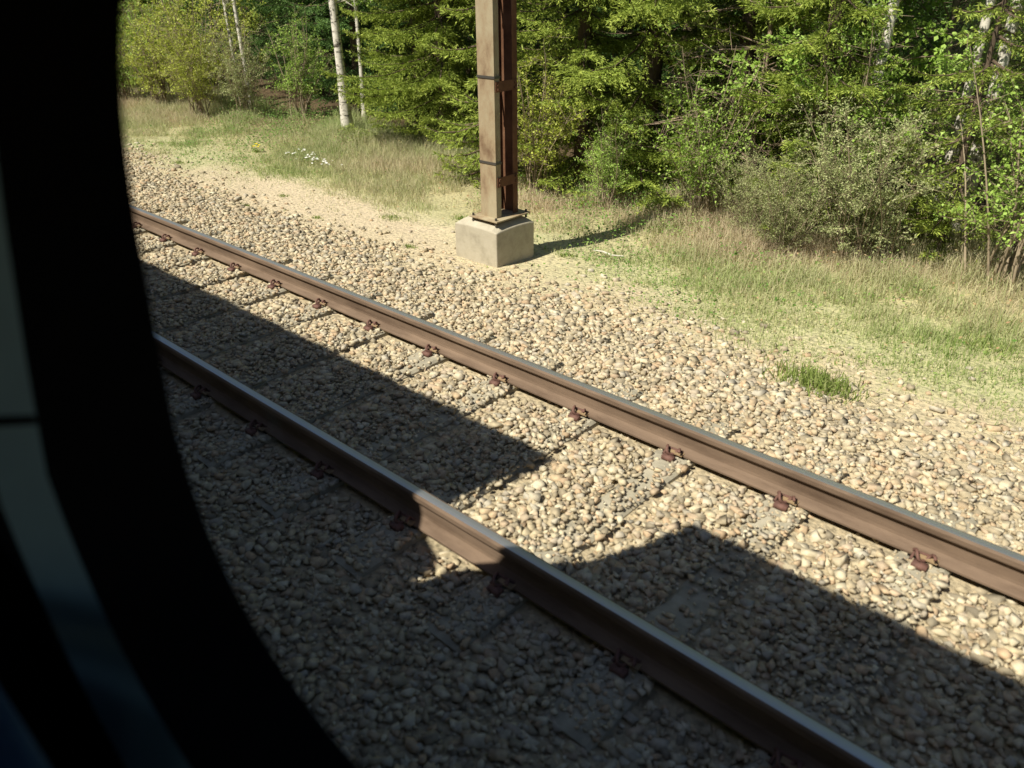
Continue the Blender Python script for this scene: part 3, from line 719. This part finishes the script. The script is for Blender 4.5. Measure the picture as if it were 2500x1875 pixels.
sprc('spruce_a', -1.0, 11.0, 'dark spruce at the right edge of the view', M_spruce, 0.85)
plant('shrub', 'shrub', -1.4, 8.65, 'bright green leafy shrub at the right edge of the view', 'shrub', 0.95, 5.0, M_leaf, M_twig, parts=('stems', 'foliage'))
for x, y, s_, k_, lb in ((-19.7, 8.9, 1.15, M_leaf, 'tall fresh green shrub between the two yellow-green shrubs at the far left'),
        (-16.3, 9.2, 0.8, M_leaf_g, 'low grey-green shrub filling the gap right of the slender birch'),
        (-15.2, 9.9, 0.9, M_leaf, 'fresh green shrub before the dark spruce, left of the bare white trunk'),
        (-18.0, 9.2, 1.2, M_leaf_y, 'tall yellow-green shrub hiding the foot of the thin grey birch'),
        (-7.55, 8.75, 0.9, M_leaf_y, 'light green bushy shrub right beside the mast'),
        (-3.35, 9.2, 1.0, M_leaf, 'fresh green shrub behind the low grey-green one, below the pale birch')):
    plant('shrub', 'shrub', x, y, lb, 'shrub', s_, R_.uniform(0, 6), k_, M_twig, parts=('stems', 'foliage'))
plant('leaf_tree', 'leafy_tree', -1.35, 10.2, 'light green leafy tree nearest the right edge of the view', 'leafy tree', 0.8, 4.4, M_leaf, M_twig)
# the wood behind
SPOTS = []
for _ in range(4000):
    x = R_.uniform(-46, 6); y = R_.uniform(12.4, 34)
    if all((x - a) ** 2 + (y - b) ** 2 > 2.2 ** 2 for a, b in SPOTS): SPOTS.append((x, y))
    if len(SPOTS) >= 110: break
for x, y in SPOTS:
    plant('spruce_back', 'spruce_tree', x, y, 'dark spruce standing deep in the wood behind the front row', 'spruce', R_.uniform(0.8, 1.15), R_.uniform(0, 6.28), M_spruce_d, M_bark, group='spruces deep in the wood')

# ------------------------------------------------------------------ grass (uncountable)
def blades(x, y, h, w_, tilt=0.45, z=None):
    n = len(x); z = ground_z(x, y) if z is None else z
    a = rng.uniform(0, 6.283, n); t = np.abs(rng.normal(0, tilt, n)); dx = np.cos(a) * np.sin(t); dy = np.sin(a) * np.sin(t); dz = np.cos(t)
    b = rng.uniform(0, 6.283, n); sx_, sy_ = np.cos(b) * w_ / 2, np.sin(b) * w_ / 2
    B = np.stack([x, y, z - 0.01], -1); Mid = B + np.stack([dx * .5, dy * .5, dz * .62], -1) * h[:, None]; T_ = B + np.stack([dx * 1.25, dy * 1.25, dz * 0.9], -1) * h[:, None]
    S = np.stack([sx_, sy_, 0 * sx_], -1)
    V_ = np.stack([B - S, B + S, Mid + S * .8, Mid - S * .8, T_], 1).reshape(-1, 3)
    o = (np.arange(n) * 5)[:, None]
    F_ = np.concatenate([o + np.array([[0, 1, 2]]), o + np.array([[0, 2, 3]]), o + np.array([[3, 2, 4]])])
    return V_, F_
NB = 460000
bx = rng.uniform(-26, 1.5, NB); by = 5.1 + rng.beta(1.6, 1.5, NB) * 5.4
cl = lump(bx * 2.3, by * 2.7) + 0.5 * lump(bx * 6.1 + 3, by * 5.7)
dens = np.interp(by, [5.1, 5.6, 6.0, 7.0, 9.5, 10.5], [0.03, 0.25, 0.85, 1, 1, 0.4]) * (1 - 0.93 * sandy(bx, by))
k = rng.uniform(0, 1, NB) < dens * np.clip(0.5 + 0.75 * cl, 0.05, 1)
k &= ~((bx > -6.22) & (bx < -5.52) & (by > 5.75) & (by < 6.45))
bx, by, cl = bx[k], by[k], cl[k]
dry = np.clip(np.interp(by, [5.1, 6.6, 7.5, 8.3, 10], [0.50, 0.50, 0.60, 0.66, 0.45]) + 0.22 * lump(bx * 1.1 + 5, by * 1.3) + rng.normal(0, 0.13, bx.size) - 0.20 * np.clip((bx + 6.5) / 2, 0, 1) * np.clip((8.0 - by) / 0.9, -0.5, 1), 0, 1)
hh = np.interp(by, [5.1, 6.4, 7.5, 9], [0.03, 0.05, 0.12, 0.24]) * (1 + 0.5 * cl) * rng.uniform(0.5, 1.4, bx.size)
V_, F_ = blades(bx, by, hh, rng.uniform(0.004, 0.008, bx.size), 0.6)
gr = link('grass', np_mesh('grass', V_, F_, np.repeat(dry, 5)), M_grass)
tag(gr, 'pale dry and green grass on the verge between gravel and trees', 'grass', kind='stuff')

NC = 60000
cx_ = rng.uniform(-24, 1.5, NC); cy_ = 5.7 + rng.beta(1.8, 1.2, NC) * 4.6
m_ = lump(cx_ * 1.9 + 4, cy_ * 2.2)
k = (rng.uniform(0, 1, NC) < np.clip(0.35 + 0.8 * m_, 0.04, 1)) & (sandy(cx_, cy_) < 0.4)
cx_, cy_, m_ = cx_[k], cy_[k], m_[k]
lz = rng.uniform(0.0, 1, cx_.size) ** 1.5 * np.interp(cy_, [5.7, 7, 9], [0.04, 0.10, 0.28])
V_, F_ = rhombi(np.stack([cx_, cy_, ground_z(cx_, cy_) + lz], -1), rng.normal(0, 1, (cx_.size, 3)) * np.array([1, 1, 0.4]), rng.uniform(0.02, 0.05, cx_.size), rng.uniform(0.012, 0.03, cx_.size), 0.12)
gc = link('ground_cover', np_mesh('ground_cover', V_, F_, np.repeat(np.clip(0.45 - 0.6 * m_ + rng.normal(0, 0.25, cx_.size), 0, 1), 4)), tint_mat('herb_leaves', [(0.13, 0.26, 0.05), (0.22, 0.35, 0.08), (0.36, 0.42, 0.16), (0.50, 0.38, 0.22), (0.42, 0.26, 0.15)], 0.7, 0.3))
tag(gc, 'low green herbs and brown fallen leaves among the verge grass', 'ground cover', kind='stuff')

# ------------------------------------------------------------------ tufts and flowers
def tuft(x, y, r, h, label, n=90, cat='weed'):
    tx = x + rng.normal(0, r * 0.5, n); ty = y + rng.normal(0, r * 0.4, n)
    e = empty('weed_tuft', (x, y, float(ground_z(x, y))))
    V_, F_ = blades(tx - x, ty - y, rng.uniform(0.5, 1.2, n) * h, rng.uniform(0.006, 0.012, n), 0.8, z=np.zeros(n))
    me = np_mesh('weed_tuft', V_, F_, np.repeat(rng.uniform(0, 1, n), 5)); me.materials.append(M_weed)
    D.objects.remove(e)
    o = link('weed_tuft', me); o.location = (x, y, float(ground_z(x, y)))
    return tag(o, label, cat, 'green weeds in the gravel')
TUFTS = [(-6.76, 5.59, 0.08, 0.05, 'small green weed on the sand left of the concrete block'),
         (-7.99, 6.30, 0.20, 0.04, 'wide flat green weed patch on the pale sand left of the mast'),
         (-7.30, 6.95, 0.12, 0.07, 'green weed behind the concrete block on its left'),
         (-10.85, 5.18, 0.06, 0.05, 'tiny green weed among the stones nearest the window edge'),
         (-9.71, 5.23, 0.07, 0.05, 'small green weed in the gravel beside the farther rail'),
         (-13.2, 6.03, 0.14, 0.06, 'green weed clump in the grass nearest the window edge'),
         (-9.98, 5.98, 0.10, 0.04, 'flat green weed on the gravel below the yellow flowers'),
         (-8.6, 5.6, 0.09, 0.04, 'thin green weed on the gravel edge left of the flat patch'),
         (-1.83, 5.36, 0.30, 0.13, 'bushy green weed on the gravel edge, largest and nearest one'),
         (-2.93, 7.51, 0.24, 0.09, 'green weed patch in the grass below the widest shrub'),
         (-1.06, 7.19, 0.24, 0.09, 'green weed patch in the grass at the right edge'),
         (-4.97, 8.17, 0.2, 0.10, 'green weed at the foot of the stemmy shrub'),
         (-5.3, 6.65, 0.12, 0.07, 'green weed in the shade right of the concrete block')]
for t_ in TUFTS: tuft(*t_, n=900 if t_[2] > 0.27 else 300 if t_[2] > 0.15 else 120)
def flower_mesh(rp, k_=6):
    vs = [(0, 0, 0)]; fs = []
    for i in range(k_):
        a = 2 * math.pi * i / k_; d = 0.45
        n0 = len(vs)
        vs += [(math.cos(a - d) * rp * .6, math.sin(a - d) * rp * .6, 0.004), (math.cos(a) * rp, math.sin(a) * rp, 0.007), (math.cos(a + d) * rp * .6, math.sin(a + d) * rp * .6, 0.004)]
        fs.append((0, n0, n0 + 1, n0 + 2))
    return MB().add(vs, fs).mesh('blossom')
fm = flower_mesh(0.028); fm.materials.append(M_white)
stm = MB().tube([(0, 0, 0), (0.006, 0, 0.06), (0, 0, 0.13)], [0.002] * 3, 4).mesh('stem'); stm.materials.append(M_weed)
centre_pts = []
for i in range(46):
    t = R_.random(); x = -12.4 + 1.6 * t + R_.gauss(0, 0.10); y = 7.80 - 0.40 * t + R_.gauss(0, 0.10)
    o = link('white_flower', stm); o.location = (x, y, float(ground_z(x, y))); o.rotation_euler = (R_.gauss(0.3, .2), R_.gauss(0, .2), R_.uniform(0, 6))
    tag(o, 'white wild flower in the white drift on the dry grass left of the mast', 'flower', 'white flowers in the grass')
    b = link('blossom', fm, None, o); b.location = (0, 0, 0.13); b.scale = (R_.uniform(.7, 1.2),) * 3
ym = MB()
for q in range(5): ym.v and None; a = q * 1.25; ym.add([(v[0] + 0.05 * math.cos(a), v[1] + 0.05 * math.sin(a), v[2] + 0.09 + 0.02 * (q % 3)) for v in [(0, 0, 0), (0.03, 0, .01), (0.02, 0.025, .012), (0, 0.03, .01), (-0.02, 0.022, .012), (-0.03, 0, .01), (-0.018, -0.025, .012), (0, -0.03, .01), (0.02, -0.022, .012)]], [(0, i, i + 1 if i < 8 else 1) for i in range(1, 9)])
dn = tuft(-13.16, 7.5, 0.10, 0.10, 'leafy plant with small yellow flowers left of the white drift', 90, 'flower'); dn['group'] = 'flowering plants'; dn.name = 'yellow_flower'
ym.build('blossom', M_yellow, dn)
st_ = MB().tube([(-5.10, 6.92, 0), (-4.98, 6.93, 0.006), (-4.84, 6.91, 0.0), (-4.70, 6.94, 0.012)], [0.008, 0.011, 0.010, 0.006], 6).build('fallen_stick', M_stick)
st_.location.z = float(ground_z(-4.9, 6.92)) + 0.07; tag(st_, 'short bleached white stick lying on the grass right of the block', 'stick')
